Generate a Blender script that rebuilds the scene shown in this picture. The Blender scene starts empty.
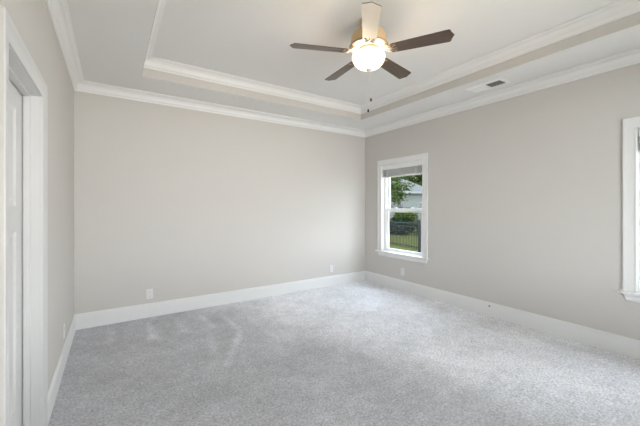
import bpy, math, random
from mathutils import Vector, Matrix, noise
PI = math.pi
scene = bpy.context.scene
col = scene.collection

# ------------------------------------------------------------ measures (metres)
W = 4.2534            # room width, x: 0 = left wall, W = right wall
NEAR = -4.85          # near wall plane, y: 0 = back wall
H = 2.74              # soffit height
TX0, TX1, TY0, TY1 = 0.602, W - 0.5893, -4.26, -0.566     # tray opening
ZT = 2.936            # tray ceiling height
FAN = (2.148, -2.401)

# ------------------------------------------------------------ camera
cam_d = bpy.data.cameras.new('camera')
cam = bpy.data.objects.new('camera', cam_d)
col.objects.link(cam)
cam.location = (0.3422, -4.3776, 1.3614)
cam.rotation_euler = (PI / 2, 0, -0.5865)
cam_d.sensor_width = 36
cam_d.lens = 313.9 / 640 * 36
cam_d.shift_y = -6.6 / 640
cam_d.clip_start = 0.02
scene.camera = cam

# ------------------------------------------------------------ world, light, exposure
SKY = 11.5
world = bpy.data.worlds.new('sky')
scene.world = world
world.use_nodes = True
nt = world.node_tree
nt.nodes.clear()
wo = nt.nodes.new('ShaderNodeOutputWorld')
bg = nt.nodes.new('ShaderNodeBackground')
tc = nt.nodes.new('ShaderNodeTexCoord')
sx = nt.nodes.new('ShaderNodeSeparateXYZ')
cr = nt.nodes.new('ShaderNodeValToRGB')
cr.color_ramp.elements[0].position = 0.0
cr.color_ramp.elements[0].color = (0.90, 0.95, 1.0, 1)
cr.color_ramp.elements[1].position = 0.9
cr.color_ramp.elements[1].color = (0.70, 0.83, 1.0, 1)
nt.links.new(tc.outputs['Generated'], sx.inputs[0])
nt.links.new(sx.outputs['Z'], cr.inputs[0])
nt.links.new(cr.outputs[0], bg.inputs[0])
bg.inputs[1].default_value = SKY
nt.links.new(bg.outputs[0], wo.inputs[0])

sun_d = bpy.data.lights.new('sun', 'SUN')
sun_d.energy = 2.0
sun_d.angle = 0.02
sun_d.color = (1.0, 0.95, 0.86)
sun = bpy.data.objects.new('sun', sun_d)
col.objects.link(sun)
sun.rotation_euler = Vector((0.75, -0.25, -0.85)).to_track_quat('-Z', 'Y').to_euler()

# added fill light, aimed up into the room through the near window
fill_d = bpy.data.lights.new('added_fill', 'AREA')
fill_d.shape = 'RECTANGLE'
fill_d.size, fill_d.size_y = 6.0, 2.0
fill_d.energy = 490
fill_d.color = (1.0, 0.94, 0.885)
fill = bpy.data.objects.new('added_fill', fill_d)
col.objects.link(fill)
fill.location = (2.9, -8.0, 0.6)
fill.rotation_euler = Vector((-0.12, 0.82, 0.58)).to_track_quat('-Z', 'Y').to_euler()

scene.view_settings.view_transform = 'Standard'
scene.view_settings.look = 'None'
scene.view_settings.gamma = 1
scene.view_settings.use_curve_mapping = False
scene.view_settings.exposure = 0.05
BULB = 130.0
BOWL = 0.7

# ------------------------------------------------------------ materials
def mat(name, color, rough=0.5, spec=0.5, metal=0.0, bump=None, vary=None, emit=None, coat=0.0):
    m = bpy.data.materials.new(name)
    m.use_nodes = True
    t = m.node_tree
    b = t.nodes['Principled BSDF']
    b.inputs['Base Color'].default_value = (*color, 1)
    b.inputs['Roughness'].default_value = rough
    b.inputs['Specular IOR Level'].default_value = spec
    b.inputs['Metallic'].default_value = metal
    b.inputs['Coat Weight'].default_value = coat
    if bump or vary:
        c = t.nodes.new('ShaderNodeTexCoord')
    if vary:      # (scale, amount)
        n = t.nodes.new('ShaderNodeTexNoise')
        n.inputs['Scale'].default_value = vary[0]
        n.inputs['Detail'].default_value = 4
        r = t.nodes.new('ShaderNodeMapRange')
        r.inputs['To Min'].default_value = 1 - vary[1]
        r.inputs['To Max'].default_value = 1 + vary[1]
        r.inputs['From Min'].default_value = 0.3
        r.inputs['From Max'].default_value = 0.7
        x = t.nodes.new('ShaderNodeVectorMath')
        x.operation = 'SCALE'
        x.inputs[0].default_value = color
        t.links.new(c.outputs['Object'], n.inputs['Vector'])
        t.links.new(n.outputs['Fac'], r.inputs['Value'])
        t.links.new(r.outputs[0], x.inputs['Scale'])
        t.links.new(x.outputs[0], b.inputs['Base Color'])
    if bump:      # (scale, strength, distance)
        n = t.nodes.new('ShaderNodeTexNoise')
        n.inputs['Scale'].default_value = bump[0]
        n.inputs['Detail'].default_value = 3
        u = t.nodes.new('ShaderNodeBump')
        u.inputs['Strength'].default_value = bump[1]
        u.inputs['Distance'].default_value = bump[2]
        t.links.new(c.outputs['Object'], n.inputs['Vector'])
        t.links.new(n.outputs['Fac'], u.inputs['Height'])
        t.links.new(u.outputs[0], b.inputs['Normal'])
    if emit:
        b.inputs['Emission Color'].default_value = (*emit[0], 1)
        b.inputs['Emission Strength'].default_value = emit[1]
    return m

M = {}
M['wall'] = mat('wall_paint', (0.60, 0.57, 0.54), 0.75, 0.25, bump=(260, 0.08, 0.001), vary=(1.5, 0.008))
M['ceiling'] = mat('ceiling_paint', (0.78, 0.765, 0.75), 0.85, 0.2, bump=(200, 0.08, 0.001), vary=(1.5, 0.008))
M['trim'] = mat('trim_paint', (0.78, 0.772, 0.765), 0.38, 0.4, vary=(3, 0.006))
M['vinyl'] = mat('window_vinyl', (0.86, 0.87, 0.87), 0.3, 0.5, vary=(5, 0.005))
M['blind'] = mat('blind_slat', (0.8, 0.8, 0.8), 0.5, 0.4, vary=(30, 0.03))
M['door'] = mat('door_paint', (0.66, 0.65, 0.645), 0.4, 0.4, vary=(3, 0.006))
M['plastic'] = mat('outlet_plastic', (0.74, 0.735, 0.73), 0.3, 0.5, vary=(20, 0.01))
M['dark'] = mat('dark_slot', (0.03, 0.03, 0.03), 0.6, 0.3, vary=(20, 0.1))
M['vent'] = mat('vent_metal', (0.86, 0.86, 0.85), 0.4, 0.5, vary=(20, 0.01))
M['duct'] = mat('duct_dark', (0.09, 0.09, 0.09), 0.7, 0.2, vary=(20, 0.1))
M['screw'] = mat('screw_metal', (0.6, 0.6, 0.6), 0.3, 0.5, 0.8, vary=(50, 0.02))
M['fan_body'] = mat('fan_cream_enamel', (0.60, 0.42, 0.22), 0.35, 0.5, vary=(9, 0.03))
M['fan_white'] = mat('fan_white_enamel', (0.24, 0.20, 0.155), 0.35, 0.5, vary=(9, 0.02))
M['nickel'] = mat('brushed_nickel', (0.55, 0.52, 0.48), 0.35, 0.5, 0.9, vary=(60, 0.05))
M['fob'] = mat('dark_wood_fob', (0.03, 0.02, 0.015), 0.4, 0.4, vary=(60, 0.1))
M['chain'] = mat('pull_chain_metal', (0.8, 0.76, 0.7), 0.35, 0.5, 0.5, vary=(60, 0.05))
M['iron'] = mat('black_iron', (0.006, 0.008, 0.008), 0.6, 0.1, vary=(8, 0.1))
M['bark'] = mat('bark', (0.10, 0.08, 0.06), 0.9, 0.2, bump=(30, 0.5, 0.02), vary=(12, 0.3))
M['siding'] = mat('house_siding', (0.085, 0.09, 0.085), 0.7, 0.3, vary=(2, 0.04))
M['shingle'] = mat('roof_shingle', (0.045, 0.045, 0.045), 0.85, 0.2, bump=(12, 0.4, 0.02), vary=(6, 0.15))
M['house_trim'] = mat('house_trim', (0.12, 0.12, 0.12), 0.5, 0.3, vary=(3, 0.02))
M['house_glass'] = mat('house_glass', (0.01, 0.012, 0.015), 0.1, 0.5, vary=(3, 0.05))

def leafmat(name, a, b):
    m = mat(name, a, 1.0, 0.0)
    t = m.node_tree
    c = t.nodes.new('ShaderNodeTexCoord')
    n = t.nodes.new('ShaderNodeTexNoise')
    n.inputs['Scale'].default_value = 2.2
    n.inputs['Detail'].default_value = 6
    r = t.nodes.new('ShaderNodeValToRGB')
    r.color_ramp.elements[0].position = 0.35
    r.color_ramp.elements[0].color = (*a, 1)
    r.color_ramp.elements[1].position = 0.65
    r.color_ramp.elements[1].color = (*b, 1)
    t.links.new(c.outputs['Object'], n.inputs['Vector'])
    t.links.new(n.outputs['Fac'], r.inputs[0])
    t.links.new(r.outputs[0], t.nodes['Principled BSDF'].inputs['Base Color'])
    return m
M['leaf'] = leafmat('tree_leaves', (0.012, 0.026, 0.003), (0.04, 0.062, 0.01))
M['leaf_dark'] = leafmat('hedge_leaves', (0.003, 0.009, 0.004), (0.008, 0.018, 0.008))
M['leaf_yellow'] = leafmat('shrub_leaves', (0.02, 0.03, 0.004), (0.055, 0.06, 0.01))
M['leaf_far'] = leafmat('far_leaves', (0.012, 0.022, 0.005), (0.028, 0.042, 0.009))
M['lawn'] = leafmat('lawn_grass', (0.030, 0.034, 0.010), (0.050, 0.052, 0.018))

# clear pane: mostly see-through with a soft mirror
g = bpy.data.materials.new('window_glass')
g.use_nodes = True
t = g.node_tree
t.nodes.clear()
o_ = t.nodes.new('ShaderNodeOutputMaterial')
mx = t.nodes.new('ShaderNodeMixShader')
mx.inputs[0].default_value = 0.015
tr = t.nodes.new('ShaderNodeBsdfTransparent')
tr.inputs[0].default_value = (0.90, 0.915, 0.905, 1)
gl = t.nodes.new('ShaderNodeBsdfGlossy')
gl.inputs['Roughness'].default_value = 0.02
t.links.new(tr.outputs[0], mx.inputs[1])
t.links.new(gl.outputs[0], mx.inputs[2])
t.links.new(mx.outputs[0], o_.inputs[0])
M['glass'] = g      # low-emissivity coated panes
g = g.copy()
g.name = 'clear_glass'
g.node_tree.nodes['Transparent BSDF'].inputs[0].default_value = (0.97, 0.985, 0.98, 1)
M['clear_glass'] = g

# frosted lamp bowl: glows and lets light through
g = mat('frosted_bowl', (0.95, 0.9, 0.82), 0.35, 0.5, emit=((1.0, 0.86, 0.66), BOWL), vary=(14, 0.03))
t = g.node_tree
mx = t.nodes.new('ShaderNodeMixShader')
mx.inputs[0].default_value = 0.08
tl = t.nodes.new('ShaderNodeBsdfTranslucent')
tl.inputs[0].default_value = (1, 0.93, 0.82, 1)
t.links.new(t.nodes['Principled BSDF'].outputs[0], mx.inputs[1])
t.links.new(tl.outputs[0], mx.inputs[2])
t.links.new(mx.outputs[0], t.nodes['Material Output'].inputs[0])
M['bowl'] = g
M['bowl_inner'] = mat('frosted_bowl_inside', (0.95, 0.9, 0.82), 0.5, 0.3, emit=((1.0, 0.80, 0.58), 12.0), vary=(14, 0.03))
M['bulb'] = mat('lit_bulb', (1, 0.9, 0.8), 0.5, 0.2, emit=((1.0, 0.80, 0.58), BULB))

# walnut blade
g = mat('walnut_blade', (0.08, 0.05, 0.035), 0.38, 0.6, coat=0.5)
t = g.node_tree
c = t.nodes.new('ShaderNodeTexCoord')
mp = t.nodes.new('ShaderNodeMapping')
mp.inputs['Scale'].default_value = (2, 40, 40)
n = t.nodes.new('ShaderNodeTexNoise')
n.inputs['Scale'].default_value = 2.5
n.inputs['Detail'].default_value = 5
r = t.nodes.new('ShaderNodeValToRGB')
r.color_ramp.elements[0].position = 0.3
r.color_ramp.elements[0].color = (0.035, 0.020, 0.012, 1)
r.color_ramp.elements[1].position = 0.7
r.color_ramp.elements[1].color = (0.11, 0.060, 0.032, 1)
t.links.new(c.outputs['Object'], mp.inputs[0])
t.links.new(mp.outputs[0], n.inputs['Vector'])
t.links.new(n.outputs['Fac'], r.inputs[0])
t.links.new(r.outputs[0], t.nodes['Principled BSDF'].inputs['Base Color'])
t.nodes['Principled BSDF'].inputs['Coat Roughness'].default_value = 0.3
M['blade'] = g
M['blade_glare'] = mat('painted_glare_blade', (0.90, 0.80, 0.67), 0.4, 0.5, vary=(8, 0.03))  # pale colour standing in for glare under one blade

# carpet: grey pile, tuft noise, vacuum strokes and painted window light from a mesh attribute
g = mat('carpet_pile', (0.4, 0.4, 0.4), 1.0, 0.05)
t = g.node_tree
b = t.nodes['Principled BSDF']
b.inputs['Sheen Weight'].default_value = 0.15
c = t.nodes.new('ShaderNodeTexCoord')
def nz(scale, detail, rough=0.5):
    n = t.nodes.new('ShaderNodeTexNoise')
    n.inputs['Scale'].default_value = scale
    n.inputs['Detail'].default_value = detail
    n.inputs['Roughness'].default_value = rough
    t.links.new(c.outputs['Object'], n.inputs['Vector'])
    return n.outputs['Fac']
def rng(sock, lo, hi, a=0.3, z=0.7):
    r = t.nodes.new('ShaderNodeMapRange')
    r.inputs['From Min'].default_value = a
    r.inputs['From Max'].default_value = z
    r.inputs['To Min'].default_value = lo
    r.inputs['To Max'].default_value = hi
    t.links.new(sock, r.inputs['Value'])
    return r.outputs[0]
def mul(a, b_):
    m = t.nodes.new('ShaderNodeMath')
    m.operation = 'MULTIPLY'
    t.links.new(a, m.inputs[0])
    t.links.new(b_, m.inputs[1])
    return m.outputs[0]
fine = nz(62, 5, 0.75)
mid = nz(11, 4, 0.65)
patch = nz(2.3, 5, 0.6)
at = t.nodes.new('ShaderNodeAttribute')
at.attribute_name = 'brush_light'
f = mul(mul(mul(rng(fine, 0.56, 1.44), rng(mid, 0.90, 1.10)), rng(patch, 0.88, 1.12)), rng(at.outputs['Fac'], 1.0, 1.72, 0, 1))
sc = t.nodes.new('ShaderNodeVectorMath')
sc.operation = 'SCALE'
sc.inputs[0].default_value = (0.545, 0.545, 0.575)
t.links.new(f, sc.inputs['Scale'])
t.links.new(sc.outputs[0], b.inputs['Base Color'])
bp = t.nodes.new('ShaderNodeBump')
bp.inputs['Strength'].default_value = 0.7
bp.inputs['Distance'].default_value = 0.008
t.links.new(fine, bp.inputs['Height'])
t.links.new(bp.outputs[0], b.inputs['Normal'])
M['carpet'] = g

# ------------------------------------------------------------ helpers
class MB:
    def __init__(self):
        self.v, self.f, self.m = [], [], []
    def face(self, *pts, mi=0):
        i = len(self.v)
        self.v += [tuple(p) for p in pts]
        self.f.append(tuple(range(i, i + len(pts))))
        self.m.append(mi)
    def box(self, x0, y0, z0, x1, y1, z1, mi=0, mtx=None):
        x0, x1 = min(x0, x1), max(x0, x1)
        y0, y1 = min(y0, y1), max(y0, y1)
        z0, z1 = min(z0, z1), max(z0, z1)
        i = len(self.v)
        p = [(x0, y0, z0), (x1, y0, z0), (x1, y1, z0), (x0, y1, z0), (x0, y0, z1), (x1, y0, z1), (x1, y1, z1), (x0, y1, z1)]
        if mtx:
            p = [tuple(mtx @ Vector(q)) for q in p]
        self.v += p
        for q in ((0, 3, 2, 1), (4, 5, 6, 7), (0, 1, 5, 4), (1, 2, 6, 5), (2, 3, 7, 6), (3, 0, 4, 7)):
            self.f.append(tuple(i + k for k in q))
            self.m.append(mi)
        return self
    def lathe(self, prof, n=48, c=(0, 0, 0), cap=True):
        i = len(self.v)
        for r_, z in prof:
            for k in range(n):
                a = 2 * PI * k / n
                self.v.append((c[0] + r_ * math.cos(a), c[1] + r_ * math.sin(a), c[2] + z))
        for j in range(len(prof) - 1):
            for k in range(n):
                a, b_ = i + j * n + k, i + j * n + (k + 1) % n
                self.f.append((a, b_, b_ + n, a + n))
                self.m.append(0)
        if cap:
            self.f.append(tuple(i + k for k in range(n))[::-1]); self.m.append(0)
            self.f.append(tuple(i + (len(prof) - 1) * n + k for k in range(n))); self.m.append(0)
        return self
    def tube(self, pts, r_, n=8):
        pts = [Vector(p) for p in pts]
        rs = r_ if isinstance(r_, (list, tuple)) else [r_] * len(pts)
        i = len(self.v)
        for k, p in enumerate(pts):
            d = (pts[min(k + 1, len(pts) - 1)] - pts[max(k - 1, 0)]).normalized()
            a = d.cross(Vector((0, 0, 1)) if abs(d.z) < 0.95 else Vector((1, 0, 0))).normalized()
            b_ = d.cross(a)
            for q in range(n):
                w = 2 * PI * q / n
                self.v.append(tuple(p + (a * math.cos(w) + b_ * math.sin(w)) * rs[k]))
        for k in range(len(pts) - 1):
            for q in range(n):
                a, b_ = i + k * n + q, i + k * n + (q + 1) % n
                self.f.append((a, b_, b_ + n, a + n)); self.m.append(0)
        self.f.append(tuple(i + q for q in range(n))[::-1]); self.m.append(0)
        self.f.append(tuple(i + (len(pts) - 1) * n + q for q in range(n))); self.m.append(0)
        return self
    def sweep(self, path, prof, closed=True):
        """path: list of ((x,y),(dx,dy)) corner and inset direction; prof: (offset, z)"""
        i = len(self.v)
        np_ = len(prof)
        for (x, y), (dx, dy) in path:
            for o, z in prof:
                self.v.append((x + dx * o, y + dy * o, z))
        n = len(path)
        for k in range(n if closed else n - 1):
            k2 = (k + 1) % n
            for j in range(np_):
                j2 = (j + 1) % np_
                self.f.append((i + k * np_ + j, i + k2 * np_ + j, i + k2 * np_ + j2, i + k * np_ + j2)); self.m.append(0)
        if not closed:
            self.f.append(tuple(i + j for j in range(np_))); self.m.append(0)
            self.f.append(tuple(i + (n - 1) * np_ + j for j in range(np_))[::-1]); self.m.append(0)
        return self
    def build(self, name, m, parent=None, smooth=False, bevel=0.0, recalc=True, shift=None):
        import bmesh
        me = bpy.data.meshes.new(name)
        vs = self.v
        if shift:
            vs = [(a - shift[0], b_ - shift[1], c_ - shift[2]) for a, b_, c_ in vs]
        me.from_pydata(vs, [], self.f)
        for q in (m if isinstance(m, (list, tuple)) else [m]):
            me.materials.append(q)
        for p, mi in zip(me.polygons, self.m):
            p.material_index = mi
        if recalc:
            bm = bmesh.new()
            bm.from_mesh(me)
            bmesh.ops.recalc_face_normals(bm, faces=bm.faces)
            bm.to_mesh(me)
            bm.free()
        o = bpy.data.objects.new(name, me)
        col.objects.link(o)
        if shift:
            o.location = shift
        if parent:
            o.parent = parent
            if shift is None and parent.type == 'EMPTY':
                o.location = -parent.location if parent.get('abs') else (0, 0, 0)
        if smooth:
            for p in me.polygons:
                p.use_smooth = True
            try:
                me.set_sharp_from_angle(angle=math.radians(40))
            except Exception:
                pass
        if bevel:
            md = o.modifiers.new('bevel', 'BEVEL')
            md.width = bevel
            md.segments = 2
            md.limit_method = 'ANGLE'
        return o

def empty(name, loc=(0, 0, 0), rz=0):
    o = bpy.data.objects.new(name, None)
    o.location = loc
    o.rotation_euler = (0, 0, rz)
    o.empty_display_size = 0.1
    col.objects.link(o)
    return o
def tag(o, label=None, cat=None, group=None, kind=None):
    if label: o['label'] = label
    if cat: o['category'] = cat
    if group: o['group'] = group
    if kind: o['kind'] = kind
    return o
def struct(o, label=None, cat=None):
    return tag(o, label, cat, kind='structure')
def copy_tree(o, parent=None):
    c_ = o.copy()
    col.objects.link(c_)
    c_.parent = parent
    for ch in list(o.children):
        copy_tree(ch, c_)
    return c_

# ------------------------------------------------------------ room shell
# carpeted floor: fine grid with low pile relief
strokes = [
    ([(1.48, -0.23), (1.52, -0.39), (1.55, -1.02), (1.46, -1.2), (1.16, -1.73), (1.15, -1.69), (1.41, -1.17), (1.49, -1.01)], 0.55),
    ([(1.24, -0.25), (1.29, -0.31), (1.34, -0.77), (1.28, -0.79)], 0.5),
    ([(1.76, -0.21), (1.79, -0.42), (1.78, -1.07), (1.71, -1.04)], 0.5),
    ([(0.69, -0.14), (0.71, -0.18), (0.77, -0.83), (0.65, -0.74)], 0.5),
    ([(0.97, -0.23), (0.99, -0.26), (1.06, -0.82), (0.96, -0.68)], 0.4),
    ([(0.33, -0.1), (0.35, -0.14), (0.37, -0.61), (0.31, -0.56)], 0.4),
    ([(1.19, -0.98), (1.22, -1.0), (1.17, -1.42), (1.12, -1.4)], 0.35),
    ([(2.05, -0.3), (2.09, -0.4), (2.1, -1.25), (1.98, -1.2)], 0.35),
]
def inside(p, poly):
    r_ = False
    j = len(poly) - 1
    for i in range(len(poly)):
        a, b_ = poly[i], poly[j]
        if (a[1] > p[1]) != (b_[1] > p[1]) and p[0] < (b_[0] - a[0]) * (p[1] - a[1]) / (b_[1] - a[1]) + a[0]:
            r_ = not r_
        j = i
    return r_
rnd = random.Random(3)
st = 0.018
nx, ny = int(W / st) + 1, int(-NEAR / st) + 1
vs, br = [], []
for j in range(ny + 1):
    y = NEAR * j / ny
    for i in range(nx + 1):
        x = W * i / nx
        e = i in (0, nx) or j in (0, ny)
        z = 0 if e else rnd.uniform(-0.0025, 0.0025) + 0.004 * noise.noise(Vector((x * 5, y * 5, 0)))
        vs.append((x, y, z))
        w = 0.0
        if y > -2 and 0.2 < x < 2.3:
            nn = 0.025 * noise.noise(Vector((x * 12, y * 12, 3)))
            for poly, a in strokes:
                if abs(poly[0][0] - x) < 0.5:
                    cnt = 0
                    for jx, jy in ((0, 0), (.018, .01), (-.018, .02), (.01, -.04), (-.012, -.03), (.03, .05), (-.03, -.01), (.0, .06)):
                        cnt += inside((x + jx + nn, y + jy + nn), poly)
                    w = max(w, a * 0.8 * cnt / 8)
        # broad swath towards the window side: window light painted in, plus some pile lean
        s_ = (x - 1.55 + 0.35 * (y + 1) + 0.35 * noise.noise(Vector((x * 1.2, y * 1.2, 5)))) / 0.9
        w = max(w, min(1.0, max(0.0, s_)) * 0.8)
        br.append(w)
fs = [(j * (nx + 1) + i, (j + 1) * (nx + 1) + i, (j + 1) * (nx + 1) + i + 1, j * (nx + 1) + i + 1) for j in range(ny) for i in range(nx)]
me = bpy.data.meshes.new('floor')
me.from_pydata(vs, [], fs)
me.materials.append(M['carpet'])
a_ = me.attributes.new('brush_light', 'FLOAT', 'POINT')
a_.data.foreach_set('value', br)
for p in me.polygons:
    p.use_smooth = True
fl = bpy.data.objects.new('floor', me)
col.objects.link(fl)
struct(fl, 'grey cut pile carpet with vacuum marks')

T = 0.14          # wall thickness
TOP = 3.02
# back wall
struct(MB().box(-T, 0, -0.4, W + T, T, TOP).build('wall_back', M['wall']), 'greige painted back wall')
# left wall with a door opening
DY0, DY1, DZ = -2.70, -1.965, 2.0
mb = MB()
mb.box(-T, DY1, -0.02, 0, 0, TOP); mb.box(-T, NEAR, -0.02, 0, DY0, TOP); mb.box(-T, DY0, DZ, 0, DY1, TOP)
struct(mb.build('wall_left', M['wall']), 'greige painted left wall around the door')
# right wall with two window openings
WIN = [-0.8645, -4.04]
HW, WZ0, WZ1 = 0.4315, 0.580, 2.068
mb = MB()
edges = sorted([(y - HW, y + HW) for y in WIN])
mb.box(W, NEAR - T, -0.4, W + T, edges[0][0], TOP)
mb.box(W, edges[0][1], -0.4, W + T, edges[1][0], TOP)
mb.box(W, edges[1][1], -0.4, W + T, 0, TOP)
for a, b_ in edges:
    mb.box(W, a, -0.4, W + T, b_, WZ0)
    mb.box(W, a, WZ1, W + T, b_, TOP)
struct(mb.build('wall_right', M['wall']), 'greige painted right wall with two windows')
# near wall (behind the camera) with a wide window added to let light in
PX0, PX1, PZ0, PZ1 = 0.80, 3.55, 0.55, 2.45
mb = MB()
mb.box(-T, NEAR - T, -0.4, PX0, NEAR, TOP); mb.box(PX1, NEAR - T, -0.4, W, NEAR, TOP)
mb.box(PX0, NEAR - T, -0.4, PX1, NEAR, PZ0); mb.box(PX0, NEAR - T, PZ1, PX1, NEAR, TOP)
struct(mb.build('wall_near', M['wall']), 'greige painted near wall behind the viewer')
mb = MB()
fw_ = 0.06
n_ = 3
for k in range(n_ + 1):
    x = PX0 + (PX1 - PX0 - fw_) * k / n_
    mb.box(x, NEAR - 0.1, PZ0, x + fw_, NEAR - 0.04, PZ1)
mb.box(PX0, NEAR - 0.1, PZ0, PX1, NEAR - 0.04, PZ0 + fw_); mb.box(PX0, NEAR - 0.1, PZ1 - fw_, PX1, NEAR - 0.04, PZ1)
w3 = struct(mb.build('window_3', M['vinyl']), 'wide white framed window added behind the viewer to light the room')
MB().box(PX0 + 0.02, NEAR - 0.072, PZ0 + 0.02, PX1 - 0.02, NEAR - 0.068, PZ1 - 0.02).build('glass_pane', M['clear_glass'], w3)

struct(MB().box(-2.5, -8.4, 2.52, 7.0, NEAR - T, 2.64).build('sky_block', mat('sky_block_underside', (0.35, 0.33, 0.3), 0.8, 0.2, vary=(4, 0.05))), 'added roof behind the viewer blocking the sky')  # unseen roof added to keep direct sky out of the near window
# tray ceiling: soffit ring, painted tray sides, raised field
mb = MB()
mb.box(-T, NEAR - T, H, TX0, T, TOP, 0); mb.box(TX1, NEAR - T, H, W + T, T, TOP, 0)
mb.box(TX0, NEAR - T, H, TX1, TY0, TOP, 0); mb.box(TX0, TY1, H, TX1, T, TOP, 0)
mb.box(TX0 - 0.05, TY0 - 0.05, ZT, TX1 + 0.05, TY1 + 0.05, ZT + 0.1, 0)
cei = struct(mb.build('ceiling', M['ceiling'], recalc=False), 'tray ceiling with a lowered soffit ring')
mb = MB()
e = 0.004
for a in ((TX0, TY1 - e, TX1, TY1), (TX0, TY0, TX1, TY0 + e), (TX0, TY0 + e, TX0 + e, TY1 - e), (TX1 - e, TY0 + e, TX1, TY1 - e)):
    mb.box(a[0], a[1], H + 0.0005, a[2], a[3], ZT)
struct(mb.build('trim_3', M['wall']), 'beige painted band on the tray side')

def rect(x0, y0, x1, y1):
    return [((x0, y0), (1, 1)), ((x1, y0), (-1, 1)), ((x1, y1), (-1, -1)), ((x0, y1), (1, -1))]
def crown(ztop, drop, out):
    p = [(0, -drop), (0.010, -drop), (0.013, -drop * 0.86), (0.022, -drop * 0.80)]
    for k in range(0, 9):          # cove
        a = k / 8 * PI / 2
        p.append((out * 0.80 - (out * 0.80 - 0.024) * math.cos(a), -drop * 0.78 + (drop * 0.60) * math.sin(a)))
    p += [(out * 0.86, -drop * 0.12), (out, -drop * 0.10), (out, 0), (0, 0)]
    return [(o, ztop + z) for o, z in p]
struct(MB().sweep(rect(0, NEAR, W, 0), crown(H, 0.103, 0.091)).build('trim_1', M['trim'], smooth=True), 'white crown moulding along the wall tops')
struct(MB().sweep(rect(TX0 + e, TY0 + e, TX1 - e, TY1 - e), crown(ZT, 0.104, 0.088)).build('trim_2', M['trim'], smooth=True), 'white crown moulding inside the ceiling tray')

# baseboards
BH, BT = 0.172, 0.015
bp_ = [(0, 0), (BT, 0), (BT, BH * 0.84), (BT * 0.75, BH * 0.87), (BT * 0.75, BH * 0.93), (BT * 0.35, BH), (0, BH)]
def base(name, pts, label):
    struct(MB().sweep(pts, bp_, closed=False).build(name, M['trim'], bevel=0.001), label)
base('baseboard_back', [((0, 0), (0, -1)), ((W, 0), (0, -1))], 'tall white baseboard on the back wall')
base('baseboard_right', [((W, -BT), (-1, 0)), ((W, NEAR + BT), (-1, 0))], 'tall white baseboard on the right wall')
base('baseboard_left', [((0, -1.876), (1, 0)), ((0, -BT), (1, 0))], 'tall white baseboard beyond the door')
base('baseboard_left', [((0, NEAR + BT), (1, 0)), ((0, -2.79), (1, 0))], 'tall white baseboard before the door')
base('baseboard_near', [((W, NEAR), (0, 1)), ((0, NEAR), (0, 1))], 'tall white baseboard on the near wall')

# ------------------------------------------------------------ door in the left wall
door = struct(empty('door_1', (0, 0, 0)), 'white panelled door recessed in the left wall')
def casing_mb(y0, y1, ztop, wd):
    """colonial casing around an opening in the plane x = 0, facing +x"""
    prof = [(0.0, 0.0), (0.0, 0.011), (0.006, 0.013), (0.012, 0.010), (0.055 / 0.09 * wd, 0.015), (0.066 / 0.09 * wd, 0.020), (wd - 0.003, 0.020), (wd, 0.016), (wd, 0.0)]
    mb = MB()
    path = [((y0, 0.0), (-1, 0)), ((y0, ztop), (-1, 1)), ((y1, ztop), (1, 1)), ((y1, 0.0), (1, 0))]
    i = len(mb.v)
    for (y, z), (dy, dz) in path:
        for o, x in prof:
            mb.v.append((x, y + dy * o, z + dz * o))
    n = len(prof)
    for k in range(3):
        for j in range(n - 1):
            mb.f.append((i + k * n + j, i + (k + 1) * n + j, i + (k + 1) * n + j + 1, i + k * n + j + 1)); mb.m.append(0)
        mb.f.append((i + k * n + n - 1, i + (k + 1) * n + n - 1, i + (k + 1) * n, i + k * n)); mb.m.append(0)
    mb.f.append(tuple(range(i, i + n))); mb.m.append(0)
    mb.f.append(tuple(range(i + 3 * n, i + 4 * n))); mb.m.append(0)
    return mb
cmb = casing_mb(DY0, DY1, DZ, 0.089)
cmb.m[7] = 1            # shade on the near leg's outer edge, painted with the wall colour
cmb.build('door_casing', [M['door'], M['wall']], door, smooth=True)
JT = 0.004
mb = MB()
mb.box(-T, DY1 - JT, 0, 0.002, DY1, DZ); mb.box(-T, DY0, 0, 0.002, DY0 + JT, DZ); mb.box(-T, DY0 + JT, DZ - JT, 0.002, DY1 - JT, DZ)
mb.build('door_jamb', M['door'], door)
SX = -0.073       # room face of the slab
mb = MB()
mb.box(SX + 0.001, DY1 - JT - 0.011, 0, SX + 0.031, DY1 - JT, DZ - JT); mb.box(SX + 0.001, DY0 + JT, 0, SX + 0.031, DY0 + JT + 0.011, DZ - JT)
mb.box(SX + 0.001, DY0 + JT + 0.011, DZ - JT - 0.011, SX + 0.031, DY1 - JT - 0.011, DZ - JT)
mb.build('door_stop', M['door'], door, bevel=0.001)
# slab with two recessed moulded panels
mb = MB()
a0, a1, b0, b1 = DY0 + JT + 0.002, DY1 - JT - 0.002, 0.012, DZ - JT - 0.003
stl = 0.13
ps = [(0.28, 1.23), (1.36, 1.88)]
SX -= 0.006
mb.box(SX - 0.035, a0, b0, SX - 0.012, a1, b1)
mb.box(SX - 0.012, a0, b0, SX, a0 + stl, b1); mb.box(SX - 0.012, a1 - stl, b0, SX, a1, b1)
zs = [b0] + [q for p in ps for q in p] + [b1]
for k in range(0, len(zs), 2):
    mb.box(SX - 0.012, a0 + stl, zs[k], SX, a1 - stl, zs[k + 1])
slab = mb.build('door_slab', M['door'], door)
for z0, z1 in ps:
    mb = MB()
    ya, yb = a0 + stl, a1 - stl
    loops = [(0, 0), (0.012, -0.009), (0.03, -0.009), (0.045, -0.003)]
    pr = [[(SX + d, ya + o, z0 + o), (SX + d, yb - o, z0 + o), (SX + d, yb - o, z1 - o), (SX + d, ya + o, z1 - o)] for o, d in loops]
    for q in range(len(pr) - 1):
        for k in range(4):
            mb.face(pr[q][k], pr[q][(k + 1) % 4], pr[q + 1][(k + 1) % 4], pr[q + 1][k])
    mb.face(*pr[-1])
    mb.build('door_panel', M['door'], slab)
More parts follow.
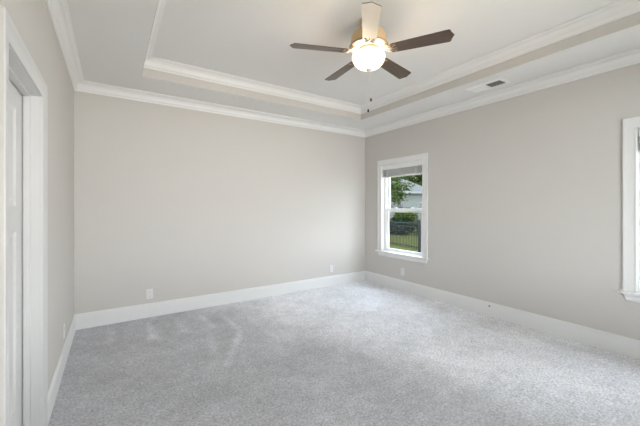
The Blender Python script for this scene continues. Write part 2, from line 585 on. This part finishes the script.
MB().tube([(SX, a0 + 0.06, 0.95), (SX + 0.012, a0 + 0.06, 0.95), (SX + 0.03, a0 + 0.06, 0.95), (SX + 0.045, a0 + 0.06, 0.95), (SX + 0.06, a0 + 0.06, 0.95), (SX + 0.066, a0 + 0.06, 0.95)],
          [0.03, 0.028, 0.01, 0.024, 0.026, 0.012], 20).build('door_knob', M['nickel'], slab, smooth=True)

# ------------------------------------------------------------ windows in the right wall
def window(idx, yc, label):
    w = struct(empty('window_%d' % idx, (W, yc, 0)), label)
    cw = 0.09
    zi, zt = WZ1, 2.158
    # casing: two legs and a head
    def leg(s):
        mb = MB()
        a, b_ = s * HW, s * (HW + cw)
        mb.box(-0.014, a, 0.595, 0, b_, zi)
        mb.box(-0.020, s * (HW + cw - 0.022), 0.595, -0.014, b_, zi)
        mb.box(-0.018, a, 0.595, -0.014, s * (HW + 0.010), zi)
        return mb
    for s in (-1, 1):
        leg(s).build('window_casing', M['trim'], w, bevel=0.002)
    mb = MB()
    mb.box(-0.014, -HW - cw, zi, 0, HW + cw, zt)
    mb.box(-0.020, -HW - cw, zt - 0.022, -0.014, HW + cw, zt)
    mb.box(-0.018, -HW, zi, -0.014, HW, zi + 0.010)
    mb.build('window_casing', M['trim'], w, bevel=0.002)
    # stool and apron
    mb = MB()
    mb.box(-0.052, -HW - cw - 0.026, 0.573, 0.0, HW + cw + 0.026, 0.595)
    mb.box(0.0, -HW, 0.5805, 0.05, HW, 0.595)
    mb.build('window_sill', M['trim'], w, bevel=0.003)
    mb = MB()
    ap = [(0, 0.573), (-0.022, 0.573), (-0.020, 0.56), (-0.014, 0.55), (-0.014, 0.53), (-0.010, 0.512), (0, 0.506)]
    ya, yb = -HW - cw, HW + cw
    i = 0
    for y, k in ((ya, 1), (yb, -1)):
        for x, z in ap:
            mb.v.append((x, y + k * (0.573 - z) * 0.35, z))
    n = len(ap)
    for j in range(n):
        mb.f.append((j, (j + 1) % n, n + (j + 1) % n, n + j)); mb.m.append(0)
    mb.f.append(tuple(range(n))); mb.m.append(0)
    mb.f.append(tuple(range(n, 2 * n))); mb.m.append(0)
    mb.build('window_apron', M['trim'], w)
    # drywall return jamb liner and vinyl frame
    mb = MB()
    t_ = 0.004
    mb.box(-0.001, -HW, 0.5955, T, -HW + t_, zi); mb.box(-0.001, HW - t_, 0.5955, T, HW, zi); mb.box(-0.001, -HW + t_, zi - t_, T, HW - t_, zi)
    mb.build('window_jamb', M['trim'], w)
    fr = 0.038
    a = HW - t_
    mb = MB()
    mb.box(0.055, -a, 0.5955, 0.135, -a + fr, zi - t_); mb.box(0.055, a - fr, 0.5955, 0.135, a, zi - t_)
    mb.box(0.055, -a + fr, zi - t_ - fr, 0.135, a - fr, zi - t_); mb.box(0.055, -a + fr, 0.5955, 0.135, a - fr, 0.610)
    mb.build('window_frame', M['vinyl'], w, bevel=0.002)
    def sash(x0, x1, z0, z1, bot, top):
        sw = 0.046
        c_ = a - fr - 0.001
        mb = MB()
        mb.box(x0, -c_, z0, x1, -c_ + sw, z1); mb.box(x0, c_ - sw, z0, x1, c_, z1)
        mb.box(x0, -c_ + sw, z0, x1, c_ - sw, z0 + bot); mb.box(x0, -c_ + sw, z1 - top, x1, c_ - sw, z1)
        s_ = mb.build('sash', M['vinyl'], w, bevel=0.003)
        xm = (x0 + x1) / 2
        MB().box(xm - 0.002, -c_ + sw - 0.004, z0 + bot - 0.004, xm + 0.002, c_ - sw + 0.004, z1 - top + 0.004).build('glass_pane', M['glass'], s_)
        return s_
    lo = sash(0.062, 0.090, 0.6105, 1.330, 0.034, 0.040)
    sash(0.098, 0.126, 1.262, zi - t_ - fr, 0.045, 0.05)
    for s in (-0.17, 0.17):
        mb = MB()
        mb.box(0.068, s - 0.03, 1.3305, 0.088, s + 0.03, 1.338)
        mb.box(0.070, s - 0.012, 1.338, 0.084, s + 0.022, 1.347)
        mb.build('sash_lock', M['vinyl'], lo, bevel=0.002)
    return w
window(1, WIN[0], 'white single hung window near the far corner')
window(2, WIN[1], 'white window cut off by the right edge of the photo')

def blind(yc, label):
    o = tag(empty('window_blind', (W, yc, 2.064)), label, 'window blind', 'raised blinds in the windows')
    w = 0.422
    MB().box(0.006, -w, -0.080, 0.050, w, -0.0005).build('headrail', M['trim'], o, bevel=0.003)
    mb = MB()
    z = -0.084
    k = 0
    rr = random.Random(5)
    while z > -0.186:
        mb.box(0.006 + rr.uniform(0, .002), -w + 0.004, z - 0.0022, 0.050, w - 0.004, z)
        z -= 0.0056
    mb.build('slat_stack', M['blind'], o)
    MB().box(0.008, -w + 0.004, -0.212, 0.048, w - 0.004, -0.190).build('bottom_rail', M['trim'], o, bevel=0.003)
    for s in (-0.3, 0.3):
        mb = MB()
        mb.box(0.0045, s - 0.006, -0.192, 0.0055, s + 0.006, -0.08)
        mb.build('ladder_tape', M['blind'], o)
    # pull cords with tassels hanging at the left side
    for dx, ln in ((0.0, -1.285), (0.012, -1.33)):
        c_ = MB().tube([(0.03 + dx, 0.355, -0.05), (0.03 + dx, 0.354, -0.7), (0.03 + dx, 0.353, ln)], 0.0014, 6).build('cord', M['trim'], o)
        MB().lathe([(0.003, 0), (0.006, -0.008), (0.010, -0.04), (0.0095, -0.062), (0.004, -0.066)], 12, (0.03 + dx, 0.353, ln)).build('tassel', M['plastic'], c_, smooth=True)
    return o
blind(WIN[0], 'grey slatted blind pulled up in the window near the far corner')
blind(WIN[1], 'pulled up blind in the window at the right edge of the photo')

# ------------------------------------------------------------ ceiling fan
fan = tag(empty('ceiling_fan', (FAN[0], FAN[1], ZT)), 'five blade ceiling fan with dark blades and a lit glass bowl', 'ceiling fan')
def fz(z): return z - ZT
def prof(*p): return [(r_, fz(z)) for r_, z in p]
MB().lathe(prof((0.066, ZT - 0.0005), (0.066, 2.915), (0.060, 2.900), (0.05, 2.890), (0.05, 2.836)), 48).build('canopy', M['fan_body'], fan, smooth=True)
MB().lathe(prof((0.052, 2.840), (0.095, 2.836), (0.128, 2.818), (0.144, 2.796), (0.148, 2.77), (0.148, 2.735), (0.152, 2.728), (0.152, 2.716), (0.10, 2.712)), 64).build('motor_housing', M['fan_body'], fan, smooth=True)
# ornate flywheel plate with pierced rim
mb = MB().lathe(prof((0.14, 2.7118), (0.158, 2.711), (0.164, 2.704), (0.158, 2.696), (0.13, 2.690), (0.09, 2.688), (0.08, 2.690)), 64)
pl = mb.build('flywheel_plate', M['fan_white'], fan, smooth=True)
mb = MB()
for k in range(30):
    a = 2 * PI * k / 30
    mb.lathe([(0.004, -0.001), (0.0085, 0.0), (0.006, -0.004), (0.002, -0.006)], 8, (0.142 * math.cos(a), 0.142 * math.sin(a), fz(2.693)))
mb.build('beading', M['fan_body'], pl, smooth=True)
# neck and fitter of the light kit
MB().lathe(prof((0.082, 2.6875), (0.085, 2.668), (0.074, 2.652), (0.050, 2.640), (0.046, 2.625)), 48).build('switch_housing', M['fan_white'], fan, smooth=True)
BZ = 2.624
# bowl: open at the top so the bulbs wash the ceiling
outer = [(0.138, BZ), (0.138, BZ - 0.012), (0.132, BZ - 0.035), (0.118, BZ - 0.060), (0.095, BZ - 0.082), (0.065, BZ - 0.098), (0.03, BZ - 0.106), (0.010, BZ - 0.108)]
inner = [(r_ - 0.004 if r_ > 0.02 else r_, z + 0.004) for r_, z in outer[::-1]]
inner[-1] = (0.134, BZ)
mb = MB().lathe(prof(*(outer + inner)), 64, cap=False)
n = 64
tot = len(outer) + len(inner)
for k in range(n):
    k2 = (k + 1) % n
    mb.f.append(((tot - 1) * n + k, (tot - 1) * n + k2, k2, k)); mb.m.append(0)
mb.m = [1 if (f_i // n) >= len(outer) else 0 for f_i in range(len(mb.f))]
bowl = tag(mb.build('glass_bowl', [M['bowl'], M['bowl_inner']], fan, smooth=True), 'lit frosted glass bowl')
MB().lathe(prof((0.006, BZ + 0.01), (0.006, BZ - 0.105)), 16).build('centre_rod', M['nickel'], fan)
MB().lathe(prof((0.004, BZ - 0.104), (0.024, BZ - 0.1095), (0.022, BZ - 0.116), (0.012, BZ - 0.120), (0.010, BZ - 0.128), (0.004, BZ - 0.132)), 24).build('finial', M['nickel'], fan, smooth=True)
for k in range(3):
    a = PI / 2 + 2 * PI * k / 3
    d = Vector((math.cos(a), math.sin(a), 0))
    s_ = MB().tube([d * 0.03 + Vector((0, 0, fz(2.632))), d * 0.060 + Vector((0, 0, fz(2.622)))], 0.011, 12).build('socket', M['fan_white'], fan)
    q = d * 0.078 + Vector((0, 0, fz(2.618)))
    mb = MB().lathe([(0.002, -0.022), (0.012, -0.018), (0.020, -0.006), (0.020, 0.006), (0.012, 0.018), (0.003, 0.022)], 16, tuple(q))
    tag(mb.build('bulb', M['bulb'], s_, smooth=True), 'glowing light bulb')

PHI = math.radians(-58.7)
PITCH = math.radians(-12)
BLZ = 2.655
def blade_outline():
    pts = []
    # half widths along the blade, root to pointed tip
    for x, h in ((0.178, 0.030), (0.186, 0.046), (0.20, 0.053), (0.40, 0.060), (0.628, 0.067), (0.640, 0.060), (0.648, 0.034), (0.666, 0.0)):
        pts.append((x, h))
    return pts + [(x, -h) for x, h in pts[-2::-1]]
for k in range(5):
    a = PHI + 2 * PI * k / 5
    R_ = Matrix.Rotation(a, 4, 'Z') @ Matrix.Translation((0, 0, fz(BLZ))) @ Matrix.Rotation(PITCH, 4, 'X')
    ol = blade_outline()
    mb = MB()
    n = len(ol)
    mb.v = [(x, y, 0.003) for x, y in ol] + [(x, y, -0.003) for x, y in ol]
    mb.f = [tuple(range(n)), tuple(range(2 * n - 1, n - 1, -1))] + [(i, (i + 1) % n, n + (i + 1) % n, n + i) for i in range(n)]
    mb.m = [0] * len(mb.f)
    glare = k == 4            # glare along this blade is painted as a pale underside
    if glare:
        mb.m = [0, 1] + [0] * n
    bo = mb.build('fan_blade', [M['blade'], M['blade_glare']] if glare else M['blade'], fan, bevel=0.0012)
    if glare:
        tag(bo, 'fan blade pointing towards the viewer with glare painted underneath')
    bo.matrix_local = R_
    # scrolled blade arm
    mb = MB()
    def P(x, y, z): return (x, y, z)
    Z0 = 2.695 - BLZ
    mb.tube([P(0.105, 0, Z0), P(0.135, 0, Z0 - 0.006), P(0.16, 0, 0.008), P(0.20, 0, -0.007), P(0.235, 0, -0.007)], [0.010, 0.009, 0.008, 0.0065, 0.004], 10)
    for s in (-1, 1):
        mb.tube([P(0.125, 0, Z0 - 0.004), P(0.14, s * 0.022, Z0 - 0.018), P(0.165, s * 0.034, 0.004), P(0.19, s * 0.030, -0.006), P(0.198, s * 0.014, -0.007), P(0.185, s * 0.009, -0.006)],
                [0.006, 0.006, 0.006, 0.006, 0.005, 0.004], 8)
        mb.tube([P(0.198, s * 0.012, -0.006), P(0.215, s * 0.030, -0.006), P(0.228, s * 0.033, -0.006)], [0.005, 0.005, 0.004], 8)
        mb.lathe([(0.007, -0.010), (0.009, -0.006), (0.009, -0.003)], 10, (0.226, s * 0.032, 0))
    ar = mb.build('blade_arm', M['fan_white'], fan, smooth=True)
    ar.matrix_local = R_

# pull chains
def chain(x, y, z0, z1, label, m, size):
    mb = MB()
    mb.tube([(x, y, fz(z0)), (x, y, fz(z1))], 0.0014, 6)
    z = z0
    while z > z1 + 0.004:
        mb.lathe([(0.0006, 0.0018), (0.0018, 0.0), (0.0006, -0.0018)], 6, (x, y, fz(z)))
        z -= 0.006
    c_ = mb.build('pull_chain', M['chain'], fan)
    tag(MB().lathe([(0.002, 0.0), (0.005 * size, -0.006), (0.0075 * size, -0.016), (0.0070 * size, -0.024), (0.003, -0.030)], 14, (x, y, fz(z1))).build('pull_fob', m, c_, smooth=True), label)
vx, vy = 0.833, -0.553
for s, z1 in ((0.020, 2.276), (-0.004, 2.184)):
    chain(vx * s - 0.0 * vy, vy * s, 2.4975 if abs(s) < 0.01 else 2.512, z1, 'dark pull chain fob', M['fob'], 1.1)

# ------------------------------------------------------------ ceiling vent
vx0, vx1, vy0, vy1 = 3.81, 4.02, -2.655, -2.245
vent = tag(empty('air_vent', ((vx0 + vx1) / 2, (vy0 + vy1) / 2, H)), 'white rectangular air vent in the ceiling soffit', 'air vent')
hx, hy = (vx1 - vx0) / 2, (vy1 - vy0) / 2
MB().box(-hx + 0.02, -hy + 0.02, -0.0015, hx - 0.02, hy - 0.02, -0.0004).build('duct_opening', M['duct'], vent)
mb = MB()
bw = 0.028
pf = [(0.0, 0.0), (0.0, -0.003), (0.008, -0.009), (bw, -0.013), (bw, -0.0)]
mb.sweep([((-hx, -hy), (1, 1)), ((hx, -hy), (-1, 1)), ((hx, hy), (-1, -1)), ((-hx, hy), (1, -1))], pf)
mb.box(-hx + bw, -0.008, -0.013, hx - bw, 0.008, -0.002)
fr_ = mb.build('vent_frame', M['vent'], vent)
for s, ang in ((-1, 35), (1, -35)):
    mb = MB()
    y = 0.018
    while y < hy - bw - 0.004:
        c_ = Matrix.Translation((0, s * y, -0.0085)) @ Matrix.Rotation(math.radians(ang), 4, 'X')
        mb.box(-hx + bw, -0.0065, -0.0005, hx - bw, 0.0065, 0.0005, mtx=c_)
        y += 0.0125
    mb.build('vent_louvers', M['vent'], vent)
for s in (-1, 1):
    MB().lathe([(0.004, 0), (0.005, -0.002), (0.002, -0.003)], 10, (0, s * (hy - 0.012), -0.0095)).build('vent_screw', M['screw'], vent)

# ------------------------------------------------------------ outlets
def outlet(loc, rz, label, w=0.072, h=0.118):
    """built facing -y, back at y = 0"""
    o = tag(empty('wall_outlet', loc, rz), label, 'electrical outlet', 'outlets along the walls')
    MB().box(-w / 2, -0.006, -h / 2, w / 2, 0, h / 2).build('cover_plate', M['plastic'], o, bevel=0.002)
    for s in (-1, 1):
        zc = s * 0.0255
        mb = MB()
        n = 20
        ring = [(0.0165 * max(-0.82, min(0.82, math.cos(2 * PI * k / n))) / 0.82, zc + 0.0155 * math.sin(2 * PI * k / n)) for k in range(n)]
        mb.v = [(x, -0.0085, z) for x, z in ring] + [(x, -0.0055, z) for x, z in ring]
        mb.f = [tuple(range(n)), tuple(range(2 * n - 1, n - 1, -1))] + [(i, (i + 1) % n, n + (i + 1) % n, n + i) for i in range(n)]
        mb.m = [0] * len(mb.f)
        rc = mb.build('receptacle', M['plastic'], o)
        mb = MB()
        mb.box(-0.0075, -0.0088, zc + 0.000, -0.0055, -0.0084, zc + 0.008); mb.box(0.0055, -0.0088, zc + 0.001, 0.0075, -0.0084, zc + 0.0075)
        mb.box(-0.0022, -0.0088, zc - 0.009, 0.0022, -0.0084, zc - 0.0045)
        mb.build('slots', M['dark'], rc)
    MB().box(-0.003, -0.0072, -0.003, 0.003, -0.0058, 0.003).build('screw', M['screw'], o)
    return o
outlet((0.733, 0, 0.285), 0, 'white outlet on the back wall towards the left corner')
outlet((3.48, 0, 0.293), 0, 'white outlet on the back wall close to the far right corner')
outlet((W, -0.90, 0.305), -PI / 2, 'white outlet below the window on the right wall')
outlet((0, -0.905, 0.285), PI / 2, 'white outlet on the left wall beyond the door')
# small cable hole cover in the right baseboard
gm = MB().tube([(0, 0, 0), (-0.004, 0, 0), (-0.007, 0, 0)], [0.011, 0.010, 0.006], 16).build('cable_grommet', mat('grommet_grey', (0.22, 0.21, 0.2), 0.5, 0.3, vary=(30, 0.05)), smooth=True)
gm.location = (W - BT, -2.302, 0.128)
tag(gm, 'tiny grey cable grommet on the right wall baseboard', 'cable grommet')

# ------------------------------------------------------------ outdoors
GZ = -0.42
ld = MB()
NG = 60
gx0, gx1, gy0, gy1 = -12.0, 60.0, -30.0, 50.0
for j in range(NG + 1):
    for i in range(NG + 1):
        x, y = gx0 + (gx1 - gx0) * i / NG, gy0 + (gy1 - gy0) * j / NG
        dd = max(0.0, math.hypot(x - 2, y + 2) - 8)
        ld.v.append((x, y, GZ + 0.12 * noise.noise(Vector((x * .15, y * .15, 1))) * min(1, dd / 5)))
for j in range(NG):
    for i in range(NG):
        a = j * (NG + 1) + i
        ld.f.append((a, a + 1, a + NG + 2, a + NG + 1)); ld.m.append(0)
struct(ld.build('lawn', M['lawn'], smooth=True, recalc=False), 'green lawn outside the window', None)

def leaves(mb, c_, rad, n, size, rr):
    for _ in range(n):
        while True:
            p = Vector((rr.uniform(-1, 1), rr.uniform(-1, 1), rr.uniform(-1, 1)))
            if p.length <= 1: break
        p = p * (0.55 + 0.45 * rr.random())
        q = Vector((c_[0] + p.x * rad[0], c_[1] + p.y * rad[1], c_[2] + p.z * rad[2]))
        d = Vector((rr.gauss(0, 1), rr.gauss(0, 1), rr.gauss(0, .6))).normalized()
        s_ = d.cross(Vector((rr.gauss(0, 1), rr.gauss(0, 1), rr.gauss(0, 1)))).normalized()
        L = size * rr.uniform(.7, 1.3)
        mb.face(q - d * L, q + s_ * L * .45, q + d * L, q - s_ * L * .45)
def foliage_plant(name, loc, blobs, n, size, m, label, cat, trunk=None, group=None, seed=1, branches=()):
    rr = random.Random(seed)
    o = tag(empty(name, loc), label, cat, group)
    tot = sum(b_[1][0] * b_[1][1] * b_[1][2] for b_ in blobs)
    mb = MB()
    for c_, rad in blobs:
        leaves(mb, c_, rad, int(n * rad[0] * rad[1] * rad[2] / tot), size, rr)
    mb.build('foliage', m, o, recalc=False)
    tb = MB()
    if trunk:
        tb.tube([(0, 0, -0.15), (0.03, 0.02, trunk[1] * .5), (0, 0, trunk[1])], [trunk[0], trunk[0] * .8, trunk[0] * .4], 10)
    for p in branches:
        tb.tube(p, [0.035, 0.022, 0.008], 6)
    if trunk or branches:
        tb.build('trunk', M['bark'], o, smooth=True)
    return o
# leafy tree close to the window
foliage_plant('garden_tree', (12.45, 7.95, GZ), [((0.2, -0.1, 3.2), (1.35, 1.35, 1.75)), ((-0.3, 0.5, 4.6), (1.6, 1.6, 1.4)), ((0.65, -0.5, 2.4), (0.85, 0.85, 0.7)), ((1.1, -0.9, 2.9), (0.5, 0.45, 0.35)), ((0.9, -0.2, 4.4), (1.0, 1.0, 0.9))],
              6500, 0.085, M['leaf'], 'leafy green tree seen through the upper window pane', 'tree', (0.10, 4.2),
              branches=[[(0, 0, 1.9), (0.4, -0.5, 2.5), (1.0, -1.3, 3.1)], [(0, 0, 1.6), (0.5, -0.6, 1.95), (1.1, -1.5, 2.25)], [(0, 0, 2.4), (-0.4, 0.5, 3.2), (-0.8, 1.0, 4.2)]], seed=4)
# dark hedge row behind the fence
for k, (x, y, r_) in enumerate(((14.00, 10.56, 0.87), (15.34, 9.38, 0.87), (16.60, 8.12, 0.87), (17.86, 6.86, 0.87), (12.65, 11.73, 0.87), (17.0, 10.35, 0.9), (18.4, 9.0, 0.9), (15.6, 11.65, 0.9))):
    foliage_plant('hedge_shrub', (x, y, GZ), [((0, 0, 0.42), (r_, r_, 0.80))], 2200, 0.10, M['leaf_dark'], 'dark green shrub in the row behind the lawn and fence', 'shrub', (0.05, .5), 'dark shrubs behind the lawn', seed=20 + k)
for k, (x, y, r_, h_) in enumerate(((23.4, 12.0, 1.35, 1.1), (21.2, 13.8, 1.35, 0.95), (19.0, 15.6, 1.35, 1.0))):
    foliage_plant('yellow_green_bush', (x, y, GZ), [((0, 0, 0.9), (r_, r_, h_))], 1300, 0.12, M['leaf_yellow'], 'yellow green bush behind the dark hedge', 'bush', (0.05, .8), 'yellow green bushes', seed=30 + k)
for k, (x, y, r_, h_) in enumerate(((40, 29.5, 4.6, 5.5), (45.5, 21.8, 4.5, 5), (48.5, 12.7, 4.6, 5), (48, 2.9, 4.6, 5.5), (33.5, 36.6, 4.5, 5), (25, 41.0, 4.6, 5.5), (15.5, 42.5, 4.6, 5), (46, -6.8, 4.6, 5.5), (42, -16, 4.6, 5))):
    foliage_plant('background_tree', (x, y, GZ), [((0, 0, h_ * .9), (r_, r_, h_))], 4200, 0.36, M['leaf_far'], 'large green tree far behind the neighbouring house', 'tree', (0.3, h_ * .8), 'distant trees', seed=50 + k)

# black iron fence
F0, F1 = Vector((10.41, 3.70, GZ)), Vector((11.04, 6.80, GZ))
fence = tag(empty('iron_fence', tuple(F0)), 'black iron picket fence across the lawn outside the window', 'fence')
dv = F1 - F0
def fence_run(d, npk, first):
    L = d.length
    ang = math.atan2(d.y, d.x)
    Rz = Matrix.Rotation(ang, 4, 'Z')
    for z, h_ in ((1.08, 0.035), (0.94, 0.03), (0.14, 0.035)):
        mb = MB()
        mb.box(0, -0.014, z, L, 0.014, z + h_, mtx=Rz)
        mb.build('rail', M['iron'], fence)
    for k in range(npk):
        s_ = L * (k + 1) / (npk + 1)
        mb = MB()
        mb.box(s_ - 0.0095, -0.0095, 0.05, s_ + 0.0095, 0.0095, 1.15, mtx=Rz)
        mb.build('picket', M['iron'], fence)
    for s_ in ([0] if first else []) + [L]:
        mb = MB()
        w_ = 0.055 if s_ == 0 else 0.03
        mb.box(s_ - w_, -w_, -0.2, s_ + w_, w_, 1.22, mtx=Rz)
        mb.box(s_ - w_ - 0.01, -w_ - 0.01, 1.22, s_ + w_ + 0.01, w_ + 0.01, 1.24, mtx=Rz)
        mb.build('post', M['iron'], fence)
fence_run(dv, 30, True)
fence_run(Vector((0.9, -2.4, 0)), 22, False)

# neighbouring house
hs = tag(empty('neighbour_house', (27.6, 17.6, GZ), math.radians(-33.6)), 'pale house with a grey hipped roof beyond the garden', 'house')
# local x runs across the view, y away from it
MB().box(-9.0, 0, -0.3, 1.5, 7.2, 3.35).build('house_wall', M['siding'], hs)
ex0, ex1, ey0, ey1, ez, rz_ = -9.4, 1.9, -0.4, 7.6, 3.3, 5.5
A_, B_, C_, D_ = Vector((ex0, ey0, ez)), Vector((ex1, ey0, ez)), Vector((ex1, ey1, ez)), Vector((ex0, ey1, ez))
E_, F_ = Vector((ex0 + 4, 3.6, rz_)), Vector((ex1 - 4, 3.6, rz_))
mb = MB()
mb.face(A_, B_, F_, E_); mb.face(B_, C_, F_); mb.face(C_, D_, E_, F_); mb.face(D_, A_, E_); mb.face(A_, D_, C_, B_)
mb.build('roof', M['shingle'], hs)
mb = MB()
mb.box(ex0, ey0 - 0.04, ez - 0.16, ex1, ey0, ez + 0.04); mb.box(ex1, ey0, ez - 0.16, ex1 + 0.04, ey1, ez + 0.04)
mb.build('fascia', M['house_trim'], hs)
for x0, z0, x1, z1 in ((-0.1, 1.0, 0.8, 2.2), (-2.6, 0.9, -1.7, 2.3), (-5.2, .9, -4.3, 2.3)):
    f_ = MB().box(x0 - .08, -0.05, z0 - .08, x1 + .08, 0.0, z1 + .08).build('house_window', M['house_trim'], hs)
    MB().box(x0, -0.06, z0, x1, -0.05, z1).build('pane', M['house_glass'], f_)
